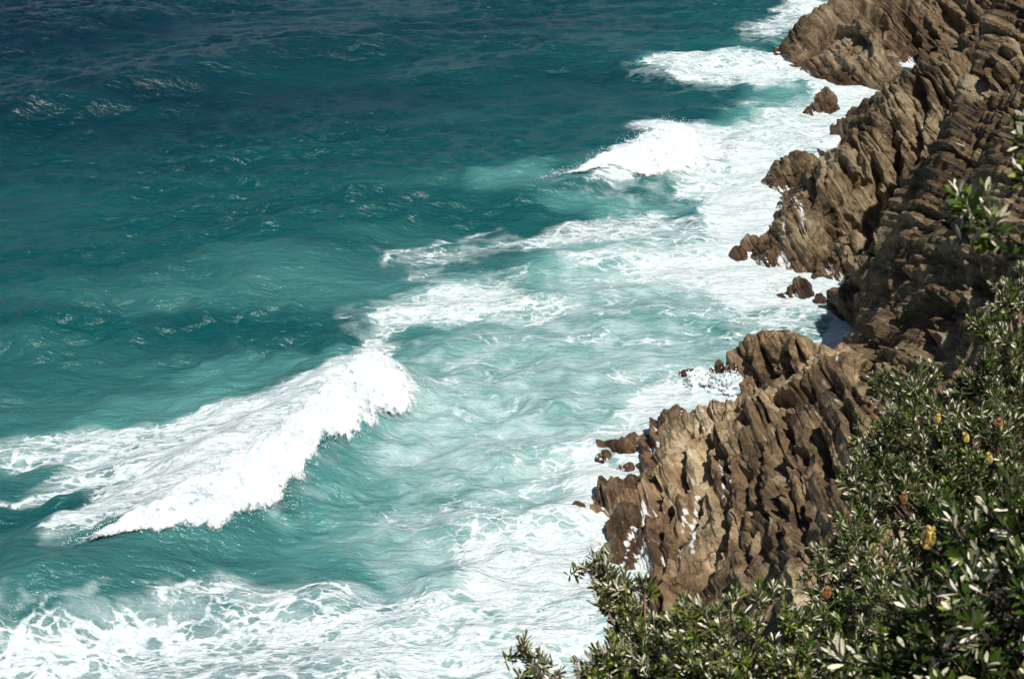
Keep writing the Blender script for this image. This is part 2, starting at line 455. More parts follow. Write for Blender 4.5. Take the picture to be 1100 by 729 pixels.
headland_mid, tps_mid = heightfield('rocky_headland', mid_pts, (18, 46, 96, 156), 0.055,
    nrm=60, along=(960,180), w=1.15, amp=1.2, seed=31, mat=MAT_CLIFF, sink=('y', -113, -104),
    grooves=[([(868,190),(872,205),(866,232),(862,258)],.6,1.0), ([(934,160),(945,200),(956,225)],.5,1.3), ([(899,172),(916,190),(936,210)],.35,.8), ([(915,150),(924,175),(938,200)],.3,.7),
             ([(950,130),(965,170),(985,205)],.5,1.2), ([(981,82),(986,110),(992,140)],.6,1.4), ([(970,110),(985,150),(1005,190)],.4,1.0), ([(1000,95),(1015,125),(1040,155)],.4,1.0), ([(1020,110),(1045,150),(1065,180)],.35,.9),
             ([(1000,150),(1020,185),(1040,205)],.4,.9), ([(900,215),(925,240),(945,262)],.35,.7), ([(880,215),(900,245),(915,270)],.3,.6), ([(1045,60),(1065,95),(1085,120)],.5,1.2), ([(1060,130),(1075,150),(1095,165)],.4,.9)],
    washes=[(XY((852,258),(856,270),(860,284)), 0.3, 0.8), (XY((836,262),(838,272),(842,286)), 0.25, 0.7)])
tag(headland_mid, 'middle headland of brown layered rock with foam around its foot', 'headland')

# main cliff slope joining everything on the right
main_pts = W((934,287,0),(917,300,0.4),(898,319,0),(900,337,0),(920,343,0),(922,354,1.0),(915,366,2.4),(908,377,3.4),(893,391,2.8),
             (880,440,7.6),(950,255,8.6),(945,275,4.5),(970,240,11),(1000,250,13),(1000,300,14),(960,320,8.5),(930,330,3.5),(1060,200,17),(1060,300,17),(950,380,9.5),
             (1000,400,13),(920,420,8.0),(950,480,11.2),(930,560,10.5),(1100,250,20),(1100,150,20.5),(1030,230,14.8),(1040,140,14),(1100,100,18),(1050,80,16.8),(1000,180,10.4),(960,240,6.2)) + \
    [(24,124,-2.5),(21,117,-3),(21.5,110,-3),(22.5,106,-2),(19.5,103,-1.5),(17.5,99,-0.5),(16,60,12),(22,58,20),(28,60,26),(32,75,25),(34,95,23),(25,120,-1.5),(29,118,1),(12,55,6)]
cliff, tps_main = heightfield('cliff', main_pts, (9, 36, 50, 126), 0.06,
    nrm=62, along=(985,340), w=1.2, amp=1.15, seed=51, mat=MAT_CLIFF, rough=1.0,
    grooves=[([(880,436),(884,470),(892,492),(902,514)],.28,1.6), ([(965,262),(968,285),(985,300)],.25,.7), ([(975,330),(990,360),(1010,385)],.25,.8), ([(930,345),(940,375),(948,400)],.25,.7),
             ([(985,320),(1015,345),(1040,370)],.25,.8), ([(950,290),(956,320),(962,350)],.2,.6), ([(1000,260),(1020,300),(1030,330)],.3,.9), ([(905,400),(912,430),(925,470)],.2,.6), ([(1035,270),(1060,300),(1080,330)],.3,.8)])
tag(cliff, kind='structure')

# front outcrop
out_pts = W((722,447,1.8),(720,456,0.6),(700,470,0.5),(690,500,0.2),(668,540,0.3),(655,565,0.2),(655,588,0),(672,604,0),(672,630,0),(662,662,0),(700,690,0),
            (779,427,4.2),(745,440,3.0),(800,425,5.0),(830,437,5.6),(868,440,7.0),(885,455,8.0),(810,470,5.8),(760,480,3.6),(730,500,2.4),(700,540,1.3),
            (750,560,3.2),(700,600,0.8),(730,640,1.6),(800,540,6.0),(850,520,8.0),(850,600,8.0),(880,500,8.6),(900,540,9.4),(800,640,4.6),(880,640,8.6)) + \
    [(4.5,92,-2),(8,97,-2.2),(12,99,-1.8),(13,93,-1.2),(15,92.5,-0.3),(3.5,85,-2.2),(3.6,76,-2.5),(4.0,70,-2.5),(5.5,64,-2),(8,58,0),(17.5,85,9),(20,96,0),(21.5,90,3),(18,72,11),(16,60,11)]
outcrop, tps_out = heightfield('rock_outcrop', out_pts, (3, 21.5, 57, 99), 0.034,
    nrm=99, along=(785,540), w=1.25, amp=1.25, seed=71, mat=MAT_OUT, sink=('x', 17.2, 20.6), rough=0.8,
    grooves=[([(735,462),(742,495),(724,540),(706,585)],.32,1.0), ([(772,440),(766,480),(756,520),(736,560),(724,600)],.35,1.2), ([(786,432),(798,452),(815,468)],.2,.7), ([(800,440),(812,448),(826,440)],.15,.5),
             ([(776,470),(782,520),(770,570),(756,620)],.25,.9), ([(816,474),(812,530),(816,590),(822,625)],.25,.9), ([(838,470),(833,540),(838,590)],.28,1.0), ([(795,480),(796,520),(790,570)],.15,.5),
             ([(842,445),(850,475),(866,490)],.2,.7), ([(835,505),(850,512),(868,508)],.12,.4), ([(858,520),(862,560),(868,600)],.18,.6), ([(795,540),(812,545),(820,552)],.12,.45), ([(880,452),(884,478),(898,512)],.3,1.4),
             ([(712,500),(706,540),(690,575)],.25,.7), ([(752,445),(748,465),(740,480)],.15,.5), ([(800,560),(796,610),(790,650)],.2,.7), ([(835,430),(855,436),(878,432)],.4,1.2)],
    washes=[(XY((746,585),(741,610),(739,650)), 0.17, 0.9), (XY((735,596),(731,625),(727,652)), 0.12, 0.8), (XY((695,555),(672,600),(668,640)), 0.4, 0.9), (XY((700,590),(684,620),(680,655)), 0.4, 0.8),
            (XY((738,478),(734,492)), 0.4, 1.0), (XY((708,478),(704,505)), 0.3, 0.9), (XY((765,570),(778,590),(776,605)), 0.15, 0.8)])
tag(outcrop, 'large sunlit tan outcrop of upright rock ribs in the foreground surf', 'rock outcrop')

# upright fin behind it
fin_pts = W((773,405,0),(790,412,0.2),(808,428,0.2),(840,440,0.6),(870,440,1.5),(895,415,2.2),
            (782,386,1.2),(795,385,1.8),(809,378,2.8),(822,380,2.8),(835,377,3.4),(848,367,4.5),(862,369,4.5),(876,375,4.0),(890,387,3.2),(830,410,1.9),(855,405,3.0),(875,405,3.2)) + \
    [(11,100,-2),(13,104,-3),(16,106,-3),(19,105,-2.5),(22,103,-2),(11,95,-2),(14,91,-2),(17.5,90,0.5)]
fin, tps_fin = heightfield('rock_fin', fin_pts, (10.5, 22.5, 89, 107), 0.036,
    nrm=66, along=(840,400), w=0.85, amp=0.42, seed=91, mat=MAT_OUT, sink=('x', 19.8, 22.4), rough=0.5,
    grooves=[([(800,380),(806,400),(820,430)],.2,.6), ([(817,377),(828,395),(842,420)],.2,.8), ([(833,378),(843,400),(856,425)],.2,.7), ([(852,366),(864,385),(874,402)],.25,.8), ([(790,386),(795,400),(800,415)],.15,.5)])
tag(fin, 'jagged dark brown rock fin with a splash of surf at its left end', 'rock outcrop')

# near hillside under the shrubs
def hillside():
    xs = np.arange(-9, 16, 0.2); ys = np.arange(-8, 46, 0.2)
    X, Y = np.meshgrid(xs, ys)
    edge = 12.0 + 0.55 * np.clip(X, -2, 12) + 1.2 * noise3(X / 3, Y * 0, X * 0, 5)
    Z = 40.2 - 0.52 * Y + 0.36 * np.clip(X, -9, 12) - np.clip(1 - X, 0, 9) * 0.5
    over = np.clip(Y - edge, 0, None)
    Z = Z - 1.9 * over + 0.18 * fbm(X, Y, Z * 0, 1.5, 4, 4)
    Z = np.maximum(Z, 4 + 0.25 * X + noise3(X / 4, Y / 4, X * 0, 6))
    V = np.stack([X, Y, Z], -1).reshape(-1, 3)
    m, n, l, b = new_mat('hill_soil'); T = NT(m); P = T.pos()
    f, _ = T.noise(P, 2.5, 6, 0.65)
    l.new(T.ramp(f, [(0.3, (0.018, 0.014, 0.009)), (0.55, (0.06, 0.043, 0.026)), (0.75, (0.05, 0.05, 0.022))]), b.inputs['Base Color'])
    b.inputs['Roughness'].default_value = 0.95
    l.new(T.bump(f, 0.8, 0.2), b.inputs['Normal'])
    o = mesh_np('hillside', V, grid_faces(*X.shape), m, smooth=True)
    tag(o, kind='structure')
    return lambda x, y: 40.2 - 0.52 * y + 0.36 * min(max(x, -9), 12) - min(max(1 - x, 0), 9) * 0.5
hill_z = hillside()

# ================================================================== SEA
# swell crests: pixels of the crest, height, back width, front width
def crest(px, z, H, back, front, taper0=0.2, taper1=0.2):
    pl = [tuple(at_z(u, v, z)[:2]) for u, v in px]
    L = sum(math.dist(a, b) for a, b in zip(pl[:-1], pl[1:]))
    return pl, L, H, back, front, taper0, taper1
BR1 = [(-120, 662), (0, 630), (75, 597), (150, 563), (220, 520), (290, 477), (350, 425), (395, 385), (420, 364)]
BR2 = [(470, 212), (540, 203), (600, 192), (650, 170), (690, 150), (722, 128), (770, 122)]
CRESTS = [
    crest(BR1, 1.9, 2.1, 6.5, 3.5, 0.05, 0.08),
    crest(BR2, 1.7, 1.5, 7.0, 3.4, 0.25, 0.2),
    crest([(-60, 128), (60, 108), (140, 92), (220, 70), (300, 55), (400, 45), (520, 30)], 1.0, 2.1, 12, 4.8, 0.1, 0.3),
    crest([(-60, 40), (60, 28), (130, 14), (220, 2)], 1.0, 1.5, 14, 6, 0.1, 0.3),
    crest([(380, 95), (500, 70), (600, 58), (720, 40)], 0.8, 1.2, 9, 5, 0.3, 0.3),
    crest([(660, 85), (720, 66), (800, 60), (850, 55)], 0.8, 1.2, 6, 3, 0.3, 0.2),
    crest([(150, 330), (260, 290), (340, 250), (440, 205), (520, 180), (600, 150)], 0.8, 1.25, 9, 4.5, 0.3, 0.3),
    crest([(-20, 375), (60, 345), (150, 330)], 0.6, 0.8, 9, 4, 0.3, 0.3),
    crest([(520, 290), (620, 275), (700, 262)], 0.4, 0.6, 4, 2, 0.3, 0.3),
    crest([(600, 350), (700, 335), (800, 320)], 0.4, 0.5, 4, 2, 0.3, 0.3),
    crest([(0, 690), (120, 655), (260, 640), (350, 630), (410, 640)], 0.4, 0.7, 4, 1.6, 0.2, 0.2),
    crest([(820, 96), (860, 92), (905, 100)], 0.4, 0.8, 3, 2, 0.3, 0.3),
]
WAVES = []
for i in range(46):
    lam = 0.75 * (9.5 / 0.75) ** (i / 45)
    th = R(-62) + rng.normal(0, 0.75)
    WAVES.append((2 * math.pi / lam * math.cos(th), 2 * math.pi / lam * math.sin(th), 0.0115 * lam ** 1.0 * min(1, 0.45 + 0.25 * lam), rng.uniform(0, 6.28)))

def swell(x, y):
    h = np.zeros(x.shape); face = np.zeros(x.shape)
    for pl, L, H, back, front, t0, t1 in CRESTS:
        d, p, sd = poly_dist(x, y, pl)
        f = p / L
        tap = sstep(-0.001, t0, f) * sstep(1.001, 1 - t1, f)
        s = d * sd                                    # positive on the shore side
        prof = np.where(s > 0, np.exp(-(s / front) ** 2), np.exp(-(d / back) ** 2 * 1.1))
        prof = np.where(s > 0, prof - 0.18 * np.exp(-((s - 2.2 * front) / front) ** 2), prof)
        h += H * tap * prof
    return h

def chop(x, y, short=None):
    h = np.zeros(x.shape)
    for kx, ky, a, ph in WAVES:
        if short is not None and kx * kx + ky * ky > 6: a = a * short
        s = np.sin(kx * x + ky * y + ph)
        h += a * (s + 0.25 * (2 * s * s - 1))
    return h * (0.75 + 0.5 * noise3(x / 14, y / 14, x * 0, 3))

def sea_z(x, y, c=1.0):
    return swell(x, y) + c * chop(x, y)

# foam and churned water, as ellipses / lines set out on the water plane
def ell(u, v, ru, rv, rot=0.0):
    c = at_z(u, v)[:2]; r = R(rot)
    a = at_z(u + ru * math.cos(r), v - ru * math.sin(r))[:2] - c
    b = at_z(u - rv * math.sin(r), v - rv * math.cos(r))[:2] - c
    M = np.linalg.inv(np.array([a, b]).T)
    return c, M
def ell_f(e, x, y, soft=0.6):
    c, M = e
    p = M[0, 0] * (x - c[0]) + M[0, 1] * (y - c[1]); q = M[1, 0] * (x - c[0]) + M[1, 1] * (y - c[1])
    return sstep(1 + soft, 1 - soft, np.hypot(p, q))

FOAM_E = [  # u, v, ru, rv, rot, density, softness
    (200, 705, 300, 46, 2, 0.70, .4), (430, 690, 200, 60, 5, 0.72, .4), (270, 655, 150, 22, 6, 0.62, .4), (120, 700, 150, 30, 0, .62, .4),
    (560, 690, 110, 60, 0, 0.74, .5), (590, 610, 90, 70, 20, 0.80, .5), (540, 560, 70, 50, 20, 0.62, .6), (620, 660, 60, 80, 0, .85, .5),
    (645, 520, 52, 50, 0, 0.88, .5), (600, 495, 70, 30, 20, 0.60, .6), (670, 460, 60, 22, 18, 0.78, .6), (740, 415, 80, 26, 14, 0.86, .5),
    (700, 395, 60, 12, 5, 0.6, .6), (640, 420, 60, 20, 10, .45, .6),
    (840, 335, 90, 30, 8, 0.62, .5), (870, 315, 80, 28, 0, 0.85, .5), (800, 300, 70, 40, 10, 0.85, .5), (860, 372, 60, 18, 0, .55, .6), (900, 300, 50, 20, 0, .9, .5),
    (740, 290, 75, 30, 8, 0.78, .5), (790, 240, 45, 60, 10, 0.90, .5), (720, 255, 70, 16, 5, 0.62, .6), (640, 255, 100, 18, 8, 0.68, .5),
    (670, 285, 80, 10, 4, 0.62, .5), (820, 180, 40, 50, 0, 0.78, .5), (860, 140, 60, 40, 0, 0.72, .5), (920, 105, 60, 22, 0, 0.80, .5), (800, 155, 40, 30, 0, .6, .5),
    (905, 78, 55, 14, 0, 0.95, .4), (830, 82, 40, 14, 0, .8, .5), (770, 72, 80, 16, 4, 0.72, .4), (850, 62, 30, 14, 10, 0.8, .5), (720, 73, 30, 7, 0, .7, .5),
    (845, 20, 40, 16, 25, 0.66, .5), (875, 6, 25, 12, 0, 0.8, .5), (800, 30, 20, 5, 0, 0.5, .5), (860, 40, 30, 8, 20, .7, .5), (800, 110, 30, 8, 0, .45, .5),
    (480, 325, 95, 28, 12, 0.72, .5), (430, 350, 50, 12, 20, .62, .5), (570, 330, 80, 20, 4, 0.60, .6), (510, 268, 100, 16, 6, 0.52, .6), (450, 305, 40, 14, 30, .5, .6),
    (590, 400, 190, 80, 10, 0.44, .5), (560, 470, 150, 70, 10, 0.46, .5), (660, 330, 150, 50, 5, 0.48, .5), (500, 560, 90, 45, 10, .54, .5), (440, 600, 100, 40, 10, .45, .6), (760, 350, 90, 30, 5, .46, .6),
    (60, 478, 110, 20, 4, 0.66, .4), (150, 500, 110, 28, 14, 0.72, .4), (40, 538, 60, 9, 4, 0.60, .4), (130, 525, 80, 12, 10, 0.5, .4), (210, 480, 90, 28, 20, .72, .4),
    (250, 500, 150, 40, 28, 0.85, .4), (360, 435, 90, 34, 40, .85, .4), (165, 566, 85, 20, 20, .8, .4), (410, 395, 30, 40, 40, .8, .5),
    (705, 172, 80, 15, 18, .85, .4), (740, 150, 50, 22, 0, .85, .5), (170, 470, 110, 22, 14, .72, .4), (240, 450, 70, 12, 14, .5, .5), (350, 510, 60, 14, 30, .4, .5), (290, 560, 70, 12, 12, .35, .5),
    (740, 175, 70, 12, 10, .6, .5), (700, 205, 90, 14, 4, .4, .5), (760, 190, 40, 20, 0, .7, .5),
]
FOAM_L = [  # thin foam lines
    ([(415, 282), (430, 270), (460, 262), (492, 253), (530, 247)], 0.9, 0.55),
    ([(15, 690), (40, 668), (90, 655), (160, 648)], 0.5, 0.5), ([(20, 672), (60, 690), (110, 700)], 0.5, 0.5),
    ([(370, 345), (420, 340), (480, 345)], 0.8, 0.55), ([(480, 540), (500, 560), (540, 572)], 0.5, 0.6),
]
AER_E = [  # churned, milky water
    (250, 415, 190, 34, 12, 0.66, .7), (330, 395, 80, 16, 12, .75, .7), (600, 420, 260, 130, 10, 0.82, .5), (500, 560, 260, 110, 0, 0.76, .5), (440, 650, 200, 50, 0, .62, .6),
    (480, 330, 110, 40, 10, 0.80, .6), (700, 300, 180, 60, 0, 0.82, .5), (820, 200, 100, 110, 0, 0.80, .5), (560, 205, 90, 20, 4, 0.62, .7), (860, 110, 100, 50, 0, .72, .6),
    (650, 222, 100, 14, 0, .66, .6), (700, 225, 90, 20, 0, 0.74, .6), (780, 72, 110, 22, 0, .62, .6), (250, 590, 140, 30, 10, 0.62, .7), (280, 575, 60, 12, 10, .8, .8),
    (100, 480, 200, 50, 6, 0.62, .6), (560, 690, 300, 60, 0, .8, .5),
]

def build_sea():
    rows = [40.0]
    while rows[-1] < 265: rows.append(rows[-1] * 1.0021)
    st = 1.0021
    while rows[-1] < 9000:
        st = min(st * 1.06, 1.3); rows.append(rows[-1] * st)
    y = np.array(rows)
    s = np.r_[np.linspace(-1.6, -0.40, 50)[:-1], np.linspace(-0.40, 0.36, 660), np.linspace(0.36, 1.2, 30)[1:]]
    X, Y = y[:, None] * s[None, :], np.repeat(y[:, None], len(s), 1)
    x, yy = X.ravel(), Y.ravel()
    wx = x + 1.6 * fbm(x, yy, x * 0, 7, 3, 15); wy = yy + 2.2 * fbm(x, yy, x * 0 + 5, 7, 3, 16)
    near = sstep(420, 250, yy)
    foam = np.zeros(x.shape)
    for u, v, ru, rv, rot, dn, sf in FOAM_E:
        foam = np.maximum(foam, 1.0 * dn * ell_f(ell(u, v, ru, rv, rot), wx, wy, sf))
    for px, wd, dn in FOAM_L:
        d, _, _ = poly_dist(wx, wy, XY(*px)); foam = np.maximum(foam, dn * np.exp(-(d / wd) ** 2))
    aer = np.full(x.shape, 0.0)
    # offshore to inshore: deep blue to green
    d, _, _ = poly_dist(x, yy, XY((600, 690), (640, 520), (760, 410), (880, 320), (830, 230), (900, 130), (850, 60), (890, -5)))
    aer = 0.42 * np.exp(-d / 55.0) + 0.24 * sstep(200, 110, yy) + 0.03
    for u, v, ru, rv, rot, dn, sf in AER_E:
        aer = np.maximum(aer, dn * ell_f(ell(u, v, ru, rv, rot), wx, wy, sf))
    for t in (tps_far, tps_mid, tps_main, tps_out, tps_fin):
        m = yy < 245
        hh = np.full(x.shape, -9.0)
        hh[m] = t(x[m], yy[m])
        b = {id(tps_far): (26, 148), id(tps_mid): (17.5, 96), id(tps_main): (9, 55), id(tps_out): (2.5, 56), id(tps_fin): (10, 90)}[id(t)]
        hi = {id(tps_far): 236, id(tps_mid): 156, id(tps_main): 126, id(tps_out): 99, id(tps_fin): 107}[id(t)]
        ok = (x > b[0]) & (yy > b[1]) & (yy < hi)
        foam = np.where(ok, np.maximum(foam, 0.90 * sstep(-2.0, -0.3, hh)), foam)
    foam = foam * 0.98
    fl = sstep(0.3, 0.85, foam)
    z = near * (swell(x, yy) + chop(x, yy, 1 - 0.75 * fl) * (1 - 0.25 * fl) + fl * 0.05 * fbm(x, yy, x * 0, 1.3, 4, 77))
    V = np.stack([x, yy, z], -1)
    o = mesh_np('sea', V, grid_faces(*X.shape), MAT_SEA, smooth=True, attrs={'foam': foam, 'aer': np.clip(aer, 0, 1)})
    tag(o, kind='structure')
build_sea()

DROP_V = np.array([(1, 0, 0), (-1, 0, 0), (0, 1, 0), (0, -1, 0), (0, 0, 1.2), (0, 0, -1.2)]); DROP_F = np.array([(0, 2, 4), (2, 1, 4), (1, 3, 4), (3, 0, 4), (2, 0, 5), (1, 2, 5), (3, 1, 5), (0, 3, 5)])
def spray_mesh(name, V, F, t, a, f, thick, seed):
    """the froth sheet plus the drops torn off its crest and toe"""
    g = np.random.default_rng(seed); n = 1500
    k = g.integers(10, len(a) - 10, n); w = np.where(g.uniform(0, 1, n) < 0.6, g.normal(0.02, 0.12, n), g.normal(0.95, 0.12, n))
    p = a[k] * (1 - w[:, None]) + f[k] * w[:, None] + g.normal(0, 0.15, (n, 2))
    z = sea_z(p[:, 0], p[:, 1], 0.6) + thick * 0.35 + np.abs(g.normal(0, 0.22, n)) * np.where(w < 0.5, 1.3, 0.5)
    s = g.uniform(0.012, 0.045, n)
    DV = (np.c_[p, z][:, None] + s[:, None, None] * DROP_V[None]).reshape(-1, 3)
    DF = (np.arange(n) * 6)[:, None, None] + DROP_F[None]
    T3 = np.vstack([F[:, [0, 1, 2]], F[:, [0, 2, 3]], DF.reshape(-1, 3) + len(V)])
    return mesh_np(name, np.vstack([V, DV]), T3, MAT_FOAM, smooth=True, attrs={'t': np.r_[t, np.ones(len(DV))]})

# ------------------------------------------------------------------ breaking waves: lumpy white water rolling off the crest
def breaking_wave(crest_px, front_px, z0, zf, thick, seed, label, name='breaking_wave'):
    a = np.array([at_z(u, v, z0)[:2] for u, v in crest_px]); f = np.array([at_z(u, v, zf)[:2] for u, v in front_px])
    def resamp(p, n):
        s = np.r_[0, np.cumsum(np.hypot(*np.diff(p, axis=0).T))]
        t = np.linspace(0, s[-1], n)
        return np.c_[np.interp(t, s, p[:, 0]), np.interp(t, s, p[:, 1])]
    n, m = 420, 130
    a, f = resamp(a, n), resamp(f, n)
    c = np.linspace(-0.35, 1.18, m)
    XYg = a[None] * (1 - c[:, None, None]) + f[None] * c[:, None, None]
    x, y = XYg[..., 0].ravel(), XYg[..., 1].ravel()
    cc = np.repeat(c, n); s = np.tile(np.linspace(0, 1, n), m)
    x = x + 0.35 * noise3(x / 1.2, y / 1.2, x * 0, seed); y = y + 0.35 * noise3(x / 1.2, y / 1.2, x * 0 + 4, seed + 1)
    z = sea_z(x, y, 0.6)
    body = sstep(-0.34, 0.15, cc) * sstep(1.15, 0.80, cc) * sstep(0.0, 0.05, s) * sstep(1.0, 0.86, s)
    st = s * 16                                                   # tongues of foam run across the roll
    lump = fbm(x, y, z, 0.8, 5, seed + 5, 0.58)
    bil = 1 - 2 * np.abs(fbm(x, y, z, 0.7, 4, seed + 8))
    rag = fbm(x, y, z, 1.8, 3, seed + 12) + 0.6 * fbm(x, y, z, 0.45, 3, seed + 14)
    thick_s = thick * (0.95 + 0.05 * sstep(0.0, 0.5, s))
    t = thick_s * (body * (0.80 + 0.10 * lump + 0.06 * bil) - 0.22 + 0.16 * rag)
    z = z + np.minimum(t, thick * 1.5)
    V = np.stack([x, y, z], -1)
    V, F, at = cull(V, grid_faces(m, n), t > -0.12, {'t': t / thick})
    o = spray_mesh(name, V, F, at['t'], a, f, thick, seed)
    return tag(o, label, 'wave')
breaking_wave([(56, 604), (150, 563), (220, 520), (290, 477), (350, 425), (395, 385), (418, 358)],
              [(76, 618), (165, 607), (250, 580), (310, 541), (355, 492), (430, 446), (468, 412)], 1.6, 0.1, 0.48, 201,
              'long white breaking wave rolling in at the left of the photo')
breaking_wave([(572, 198), (650, 170), (690, 150), (722, 126), (760, 128)],
              [(590, 204), (660, 192), (710, 190), (760, 178), (795, 158)], 1.3, 0.1, 0.36, 231,
              'smaller white breaking wave far out, left of the middle headland')

# ------------------------------------------------------------------ single rocks in the surf
def ico(sub):
    import bmesh
    bm = bmesh.new(); bmesh.ops.create_icosphere(bm, subdivisions=sub, radius=1)
    bm.verts.ensure_lookup_table()
    V = np.array([v.co[:] for v in bm.verts]); F = np.array([[v.index for v in f.verts] for f in bm.faces]); bm.free()
    return V, F
ICO_V, ICO_F = ico(5)
def sea_rock(u, v, sx, sy, sz, seed, label, rot=0.0, mat=None, lean=(0, 0), group='rocks in the surf', name='sea_rock', sink=0.25):
    c = at_z(u, v, 0)
    N = ICO_V.copy()
    P = N * (np.array((sx, sy, sz)) * 1.0 + 0.13)
    # squarish, pointed block
    P[:, 2] = np.where(P[:, 2] > 0, P[:, 2], P[:, 2] * 0.5)
    P[:, 0] += lean[0] * np.clip(P[:, 2], 0, None); P[:, 1] += lean[1] * np.clip(P[:, 2], 0, None)
    cr, sr = math.cos(rot), math.sin(rot)
    P = np.c_[P[:, 0] * cr - P[:, 1] * sr, P[:, 0] * sr + P[:, 1] * cr, P[:, 2]]
    Q = P + np.array((seed * 3.7, seed * 1.3, 0))
    m = min(sx, sy, sz)
    d, lay, cav, bed = relief(Q, N, (0.85, -0.1, 0.5), (0.3, -0.3, -0.88), 0.6, 0.75, seed, 0.35)
    d = d + 0.22 * fbm(*Q.T, 1.0, 3, seed + 5)
    V = P + N * (d * min(1.0, m * 0.9))[:, None]
    low = np.zeros(len(V))
    low = 0.7 * sstep(0.5, 0.0, V[:, 2] - sink) * sstep(0.0, -0.3, d)
    V[:, 2] -= sink
    o = mesh_np(name, V, ICO_F, mat or MAT_REEF, attrs={'lay': lay, 'wash': low, **bed})
    o.location = c
    return tag(o, label, 'rock', group)

sea_rock(886, 118, 1.2, 1.0, 2.3, 1, 'pointed brown rock standing alone in the surf off the far headland', lean=(-0.05, 0.1))
sea_rock(869, 122, 0.55, 0.5, 0.9, 2, 'small dark rock just left of the pointed rock off the far headland')
sea_rock(804, 268, 0.75, 0.6, 1.4, 3, 'brown rock left of the middle headland foot, right one of a pair', lean=(0.1, 0))
sea_rock(793, 275, 0.65, 0.5, 0.8, 4, 'low dark rock left of the middle headland foot, left one of a pair')
sea_rock(818, 276, 0.5, 0.6, 2.0, 5, 'narrow upright rock touching the left foot of the middle headland', lean=(0.1, 0.1))
sea_rock(829, 284, 0.4, 0.5, 1.2, 6, 'small upright rock in foam below the middle headland')
sea_rock(860, 316, 0.9, 0.6, 1.5, 7, 'triangular brown rock in white foam between the middle headland and the cliff', lean=(-0.2, 0))
sea_rock(882, 323, 0.45, 0.4, 0.7, 8, 'tiny brown rock between the triangular rock and the cliff foot')
sea_rock(845, 316, 0.7, 0.5, 0.28, 9, 'flat dark rock awash just left of the triangular rock')
sea_rock(676, 480, 1.75, 1.0, 1.0, 11, 'long low reddish rock slab left of the front outcrop', rot=0.45)
sea_rock(649, 492, 0.45, 0.5, 0.75, 12, 'small reddish rock at the left end of the long slab')
sea_rock(672, 502, 0.55, 0.4, 0.4, 13, 'small reddish rock in the foam channel below the long slab', rot=0.4)
sea_rock(652, 540, 1.0, 0.9, 1.2, 14, 'rounded brown rock with foam at the left foot of the front outcrop', lean=(0.25, 0.1))
sea_rock(676, 525, 0.6, 0.7, 0.9, 15, 'brown rock between the rounded rock and the front outcrop')
sea_rock(618, 552, 0.5, 0.42, 0.85, 16, 'tiny dark rock awash farthest left of the front outcrop')
sea_rock(664, 572, 0.75, 1.0, 1.3, 17, 'slanting wet rock below the rounded rock, streaked by foam', lean=(0.3, 0.1))
sea_rock(660, 592, 0.6, 1.0, 0.8, 18, 'low wet rock nearest the bottom of the front outcrop', lean=(0.3, 0.1))
sea_rock(772, 404, 0.42, 0.4, 1.25, 19, 'narrow upright rock at the left end of the rock fin', lean=(-0.05, 0))
sea_rock(784, 408, 0.42, 0.45, 1.35, 20, 'second narrow rock, squeezed between the upright one and the fin')
sea_rock(740, 402, 0.8, 0.45, 0.55, 21, 'dark flat rock barely showing in foam left of the rock fin')

# ------------------------------------------------------------------ spray thrown up at the rocks
def splash(u, v, r, h, seed, label):
    c = at_z(u, v, 0)
    V0, F0 = ICO_V, ICO_F
    N = V0
    d = fbm(*(V0 * 2.2 + seed).T, 1.0, 5, seed, 0.6)
    P = V0 * (1 + 0.55 * d)[:, None] * np.array((r, r * 0.7, h))
    P[:, 2] = np.maximum(P[:, 2], -0.3)
    vs, fs = [P], [F0]; off = len(P)
    sv, sf = ico(1)
    g = np.random.default_rng(seed)
    for i in range(240):
        th, q = g.uniform(0, 6.28), abs(g.normal(0, 0.55)) + 0.75
        el = g.uniform(0.1, 1.5)
        p = np.array((math.cos(th) * math.cos(el) * r, math.sin(th) * math.cos(el) * r * .7, math.sin(el) * h)) * q
        s = g.uniform(0.015, 0.06)
        vs.append(sv * s * np.array((1, 1, 1.5)) + p); fs.append(sf + off); off += len(sv)
    o = mesh_np('splash', np.vstack(vs), np.vstack(fs), MAT_FOAM, smooth=True, attrs={'t': np.ones(off)})
    o.location = c
    tag(o, label, 'splash')
splash(752, 412, 1.1, 0.7, 301, 'white burst of surf against the left end of the rock fin')
splash(785, 418, 1.2, 0.9, 302, 'white surf piled between the rock fin and the front outcrop')

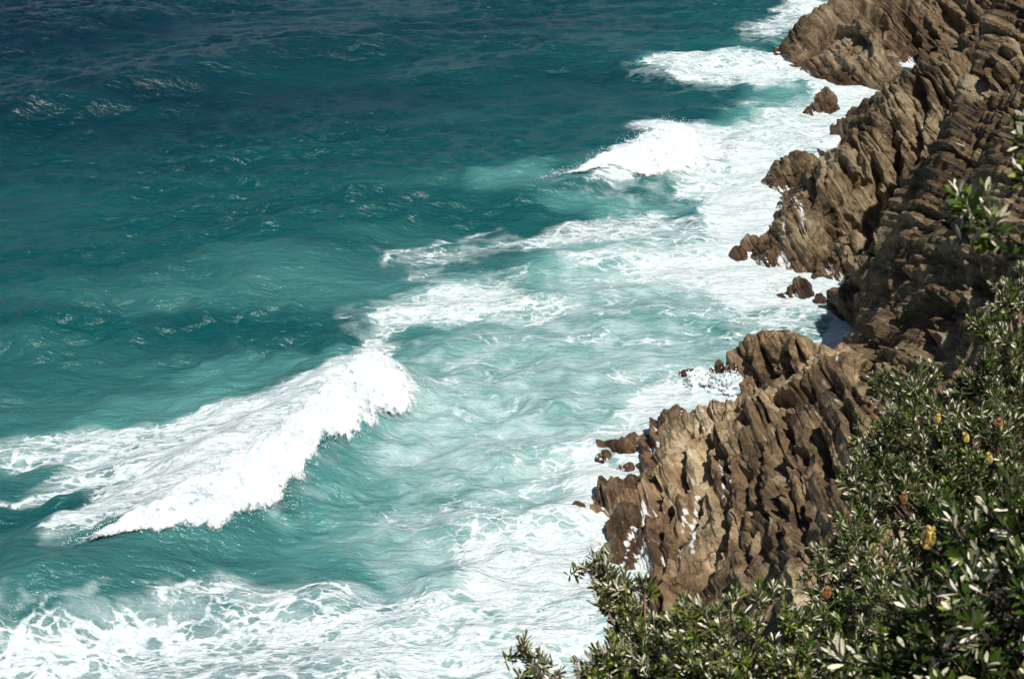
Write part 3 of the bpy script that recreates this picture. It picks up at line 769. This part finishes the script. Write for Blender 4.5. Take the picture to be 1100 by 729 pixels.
# ================================================================== SHRUBS
def leaf_mats():
    m, n, l, b = new_mat('leaf_upper'); T = NT(m); r = T.attr('rnd')
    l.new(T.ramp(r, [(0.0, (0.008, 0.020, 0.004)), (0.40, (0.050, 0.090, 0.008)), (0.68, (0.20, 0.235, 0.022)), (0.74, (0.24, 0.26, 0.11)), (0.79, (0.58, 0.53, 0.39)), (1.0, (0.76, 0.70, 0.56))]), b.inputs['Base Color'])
    b.inputs['Roughness'].default_value = 0.5; b.inputs['Specular IOR Level'].default_value = 0.14
    m2, n2, l2, b2 = new_mat('leaf_underside'); T2 = NT(m2); r2 = T2.attr('rnd')
    l2.new(T2.ramp(r2, [(0.0, (0.07, 0.09, 0.03)), (0.42, (0.18, 0.20, 0.09)), (0.54, (0.56, 0.53, 0.42)), (0.9, (0.66, 0.62, 0.54)), (1.0, (0.56, 0.42, 0.30))]), b2.inputs['Base Color'])
    b2.inputs['Roughness'].default_value = 0.7
    m3, n3, l3, b3 = new_mat('shrub_bark'); T3 = NT(m3)
    f, _ = T3.noise(T3.pos(), 30, 4)
    l3.new(T3.ramp(f, [(0.3, (0.07, 0.045, 0.03)), (0.7, (0.22, 0.14, 0.10))]), b3.inputs['Base Color'])
    b3.inputs['Roughness'].default_value = 0.85
    m4, n4, l4, b4 = new_mat('flower_bristles'); T4 = NT(m4)
    f4, _ = T4.noise(T4.pos(), 60, 3)
    l4.new(T4.ramp(f4, [(0.3, (0.55, 0.38, 0.07)), (0.7, (0.82, 0.68, 0.24))]), b4.inputs['Base Color'])
    b4.inputs['Roughness'].default_value = 0.7
    m5, n5, l5, b5 = new_mat('flower_old'); b5.inputs['Base Color'].default_value = (0.40, 0.20, 0.07, 1); b5.inputs['Roughness'].default_value = 0.8
    return m, m2, m3, m4, m5
LEAF_UP, LEAF_DN, BARK, FLOWER, FLOWER_OLD = leaf_mats()

# one leaf: 4 rows x 3 across, an upper and a lower sheet
ly = np.array([0.0, 0.35, 0.72, 1.0]); lw = np.array([0.22, 0.80, 1.0, 0.30])
LEAF = []
for sgn in (0, 1):
    for i in range(4):
        for k in (-1, 0, 1):
            LEAF.append((k * lw[i] * 0.5, ly[i], (0.10 * abs(k) * lw[i]), sgn))
LEAF = np.array(LEAF)
lf = []
for i in range(3):
    for k in range(2):
        a = i * 3 + k
        lf.append((a, a + 1, a + 4, a + 3))
LF_UP = np.array(lf)
LF_DN = LF_UP[:, ::-1] + 12
LF = np.vstack([LF_UP, LF_DN])

def norm_rows(a): return a / np.linalg.norm(a, axis=1)[:, None]

def leaves_mesh(tips, axes, g, length, per, spread=1.0):
    """whorls of leaves round every twig end, all in one mesh"""
    nT = len(tips); n = nT * per
    T = np.repeat(tips, per, 0); A = np.repeat(norm_rows(axes), per, 0)
    k = np.tile(np.arange(per), nT)
    ph = k * 2.399 + np.repeat(g.uniform(0, 6.28, nT), per) + g.normal(0, 0.25, n)
    back = (k / per) * np.repeat(g.uniform(0.09, 0.16, nT), per) * (length / 0.08) * spread
    ang = np.radians(16 + 50 * (k / per) + g.normal(0, 10, n))
    ref = np.where(np.abs(A[:, 2:3]) < 0.9, np.array([[0, 0, 1.0]]), np.array([[1.0, 0, 0]]))
    U = norm_rows(np.cross(A, ref)); Vv = np.cross(A, U)
    rad = U * np.cos(ph)[:, None] + Vv * np.sin(ph)[:, None]
    D = norm_rows(A * np.cos(ang)[:, None] + rad * np.sin(ang)[:, None])
    S = norm_rows(np.cross(D, rad) + 0.35 * g.normal(0, 1, (n, 3)) * 0.5)
    S = norm_rows(S - (S * D).sum(1)[:, None] * D)
    C = np.cross(S, D)                         # upper side looks towards the twig tip
    flip = (C * A).sum(1) < 0
    C[flip] *= -1; S[flip] *= -1
    L = length * g.uniform(0.65, 1.15, n) * (0.62 + 0.5 * np.sqrt(k / per)); Wd = L * g.uniform(0.20, 0.29, n)
    base = T - A * back[:, None] + rad * 0.004
    curl = g.normal(0.05, 0.12, n)
    lx, lyy, lz, sg = LEAF.T
    V = base[:, None] + S[:, None] * (Wd[:, None] * lx)[..., None] + D[:, None] * (L[:, None] * lyy)[..., None] \
        + C[:, None] * (Wd[:, None] * lz - L[:, None] * curl[:, None] * lyy ** 2 - 0.0009 * sg)[..., None]
    F = (np.arange(n) * 24)[:, None, None] + LF[None]
    # orientation of the faces so that the upper sheet faces along C
    rnd = np.clip(g.uniform(0, 1, n) * 0.86 + np.where((k < per * 0.28), 0.22, 0.0) * np.repeat(g.uniform(0, 1.0, nT), per), 0, 1)
    mi = np.tile(np.r_[np.zeros(6), np.ones(6)], n)
    return V.reshape(-1, 3), F.reshape(-1, 4), mi, np.repeat(rnd, 24)

def tube(path, r0, r1, sides=6):
    path = np.array(path); n = len(path)
    tg = np.gradient(path, axis=0); tg = norm_rows(tg)
    ref = np.array((0.3, 0.9, 0.2)); u = norm_rows(np.cross(tg, ref)); v = np.cross(tg, u)
    a = np.linspace(0, 2 * math.pi, sides, endpoint=False)
    rr = np.linspace(r0, r1, n)
    V = path[:, None] + rr[:, None, None] * (u[:, None] * np.cos(a)[None, :, None] + v[:, None] * np.sin(a)[None, :, None])
    i = np.arange(n * sides).reshape(n, sides)
    F = np.stack([i[:-1], np.roll(i, -1, 1)[:-1], np.roll(i, -1, 1)[1:], i[1:]], -1).reshape(-1, 4)
    return V.reshape(-1, 3), F

def bez(p0, p1, p2, n=7):
    t = np.linspace(0, 1, n)[:, None]
    return (1 - t) ** 2 * p0 + 2 * t * (1 - t) * p1 + t * t * p2

def flower_spike(parent, p, ax, g, old=False, label=None):
    """bottle-brush flower: a bristly cylinder"""
    ax = unit(ax); ref = np.array((0.2, 0.9, 0.1)); u = unit(np.cross(ax, ref)); v = np.cross(ax, u)
    H, r = g.uniform(0.06, 0.085), g.uniform(0.024, 0.03)
    vs, fs = [], []; off = 0
    cv, cf = tube([p + ax * H * t for t in (0, .3, .7, 1)], 0.014, 0.010, 8); vs.append(cv); fs.append(cf); off += len(cv)
    for i in range(420):
        t = g.uniform(0, 1); a = g.uniform(0, 6.283)
        prof = r * (0.55 + 0.45 * math.sin(math.pi * min(1, t * 0.9 + 0.1)))
        o = u * math.cos(a) + v * math.sin(a); s = np.cross(o, ax)
        b = p + ax * H * t + o * 0.008; e = p + ax * (H * t + 0.006 + (0.01 if t > .85 else 0)) + o * prof * g.uniform(.85, 1.1)
        w = 0.0016
        vs.append(np.array([b - s * w, b + s * w, e + s * w, e - s * w])); fs.append(np.array([[off, off + 1, off + 2, off + 3]])); off += 4
    o = mesh_np('flower_spike', np.vstack(vs) - np.array(parent.location), np.vstack(fs), FLOWER_OLD if old else FLOWER, parent=parent)
    if label: o['label'] = label
    return o

def shrub(lobes, base, label, seed, leaf=0.08, per=20, dens=1.0, flowers=(), name='coastal_shrub', lean=(-0.25, -0.1, 1.0), inner=0.4, arch=False, via=None, spread=1.0, stem=1.0, shade_tone=1.0):
    g = np.random.default_rng(seed)
    root = bpy.data.objects.new(name, None); COL.objects.link(root)
    root.location = base
    tag(root, label, 'shrub', 'flowering shrubs on the near hillside')
    base = np.array(base, float)
    tips, axes = [], []; bv, bf = [], []; off = 0
    def addtube(path, r0, r1, sd=6):
        nonlocal off
        V, F = tube(path, r0, r1, sd); bv.append(V); bf.append(F + off); off += len(V)
    for (u, v, t, rp) in lobes:
        c = at_t(u, v, t); r = rp * t / FPX
        mid = c - np.array((0, 0, r * 0.55))
        ctrl = base * 0.45 + mid * 0.55 + np.array((g.normal(0, .12), g.normal(0, .12), -0.15))
        if via: ctrl = at_t(*via)
        if arch: ctrl = np.array((base[0] + 0.3, base[1], mid[2] + 0.05))
        addtube(bez(base, ctrl, mid, 12), 0.028 * stem if not arch else 0.016, 0.013 * stem if not arch else 0.007)
        n = max(3, int(dens * 62 * (r / 0.33) ** 2 * (0.08 / leaf) ** 1.4))
        dirs = norm_rows(g.normal(0, 1, (n, 3)) + np.array((-0.15, -0.35, 0.45)))
        rad = r * np.where(g.uniform(0, 1, n) < inner, g.uniform(0.35, 0.85, n), g.uniform(0.85, 1.12, n))
        P = c + dirs * rad[:, None] * np.array((1, 1, 0.9))
        # broken outline: some twigs reach out
        far = g.uniform(0, 1, n) < 0.10
        P[far] += dirs[far] * r * 0.25
        ax = norm_rows(dirs * 0.75 + np.array(lean) * 0.75 + g.normal(0, 0.28, (n, 3)))
        tips.append(P); axes.append(ax)
        hubs = mid + dirs[:max(3, n // 9)] * r * 0.40
        for hpt in hubs: addtube(bez(mid, (mid + hpt) / 2 + g.normal(0, .02, 3), hpt, 5), 0.012, 0.007, 5)
        for p, a in zip(P, ax):
            j = np.argmin(((hubs - p) ** 2).sum(1))
            addtube(bez(hubs[j], p - a * min(0.22, r * 0.6), p, 5), 0.006, 0.0025, 4)
    tips = np.vstack(tips); axes = np.vstack(axes)
    V, F, mi, rnd = leaves_mesh(tips, axes, g, leaf, per, spread)
    rnd = np.where(rnd < 0.70, rnd * shade_tone, rnd)  # corner shade painted into the leaf colour: green leaves darkened, pale ones kept
    mesh_np('branch', np.vstack(bv) - base, np.vstack(bf), BARK, parent=root, smooth=True)
    mesh_np('foliage', V - base, F, [LEAF_UP, LEAF_DN], parent=root, attrs={'rnd': rnd}, fmat=mi, smooth=True)
    bpy.context.view_layer.update()
    for (u, v, t, old) in flowers:
        flower_spike(root, at_t(u, v, t), (g.normal(0, .3), g.normal(0, .3) - 0.3, 1), g, old, 'faded orange flower spike' if old else None)
    return root

def on_hill(u, v, t, drop=0.0):
    p = at_t(u, v, t); return (p[0], p[1], hill_z(p[0], p[1]) - 0.1)

shrub([(562, 690, 9.4, 10), (575, 712, 9.4, 14), (598, 722, 9.4, 12), (625, 718, 9.5, 12), (560, 735, 9.4, 16), (600, 745, 9.4, 22)], on_hill(590, 740, 9.4),
      'sparse low shrub of a few leafy sprigs at the bottom left of the greenery', 401, 0.062, 34, 1.3, spread=2.2, stem=0.4, via=(596, 748, 9.4))
shrub([(650, 618, 10.6, 20), (640, 600, 10.6, 9), (676, 648, 10.6, 18), (693, 625, 10.6, 12), (668, 660, 10.6, 20), (690, 690, 10.4, 34), (655, 715, 10.2, 36), (700, 735, 10.2, 44), (662, 628, 10.6, 18), (655, 645, 10.6, 16), (684, 672, 10.5, 24), (630, 606, 10.6, 8)], on_hill(690, 740, 10.4),
      'open bright green shrub standing out against the white foam', 402, 0.070, 34, 1.1, spread=2.0, stem=0.5, via=(694, 722, 10.4))
shrub([(760, 670, 10.0, 34), (800, 655, 10.2, 26), (740, 705, 10.0, 40), (800, 705, 9.8, 44), (850, 665, 10.2, 26), (830, 640, 10.4, 16), (730, 655, 10.3, 20), (860, 715, 9.8, 38), (790, 740, 9.6, 44)], on_hill(800, 740, 10),
      'pale leaved shrub with many silvery leaf undersides in the middle of the bottom edge', 403, 0.066, 22, 0.83, flowers=[(886, 642, 10.1, True)], inner=0.35)
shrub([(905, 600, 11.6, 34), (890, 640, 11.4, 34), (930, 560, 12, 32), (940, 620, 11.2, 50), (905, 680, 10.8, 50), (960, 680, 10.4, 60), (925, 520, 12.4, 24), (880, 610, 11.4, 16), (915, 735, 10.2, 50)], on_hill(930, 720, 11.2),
      'dense shrub with speckled leaves beside the foot of the tan outcrop', 404, 0.062, 22, 0.79, shade_tone=0.72, flowers=[(970, 541, 11.2, True)])
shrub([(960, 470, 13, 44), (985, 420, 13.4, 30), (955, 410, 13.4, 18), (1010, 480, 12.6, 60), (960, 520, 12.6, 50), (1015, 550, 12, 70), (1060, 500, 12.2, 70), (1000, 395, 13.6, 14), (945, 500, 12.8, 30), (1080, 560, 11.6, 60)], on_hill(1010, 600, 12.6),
      'big flowering shrub with yellow flower spikes against the cliff', 405, 0.062, 22, 0.76, shade_tone=0.72,
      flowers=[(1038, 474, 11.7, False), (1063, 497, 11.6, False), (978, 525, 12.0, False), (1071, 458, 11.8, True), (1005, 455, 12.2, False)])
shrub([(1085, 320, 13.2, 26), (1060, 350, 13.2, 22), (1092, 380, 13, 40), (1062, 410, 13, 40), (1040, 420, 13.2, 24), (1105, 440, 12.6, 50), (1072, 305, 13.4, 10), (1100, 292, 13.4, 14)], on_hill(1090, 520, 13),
      'tall narrow shrub at the right edge, reaching highest up the cliff', 406, 0.062, 22, 0.76, shade_tone=0.72)
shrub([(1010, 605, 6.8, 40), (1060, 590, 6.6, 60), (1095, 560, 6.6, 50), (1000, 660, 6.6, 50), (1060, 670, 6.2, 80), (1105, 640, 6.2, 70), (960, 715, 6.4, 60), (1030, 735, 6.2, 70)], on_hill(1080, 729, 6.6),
      'nearest shrub with large blurred leaves coloured dark like shade in the bottom right corner', 407, 0.085, 18, 0.95, shade_tone=0.45, flowers=[(995, 588, 6.2, False)])
shrub([(1045, 222, 5.6, 26), (1062, 245, 5.6, 24), (1042, 245, 5.6, 14), (1100, 255, 5.6, 16)], (2.9, 5.3, hill_z(2.9, 5.3) - 0.1),
      'near blurred branch with white leaves reaching in front of the cliff from the right', 408, 0.075, 16, 1.5, arch=True)
shrub([(1100, 148, 5.9, 16), (1102, 180, 5.9, 16), (1108, 120, 5.9, 10)], (3.1, 5.8, hill_z(3.1, 5.8) - 0.1),
      'blurred leafy twig at the right edge, above the reaching branch', 409, 0.075, 16, 1.4, arch=True)
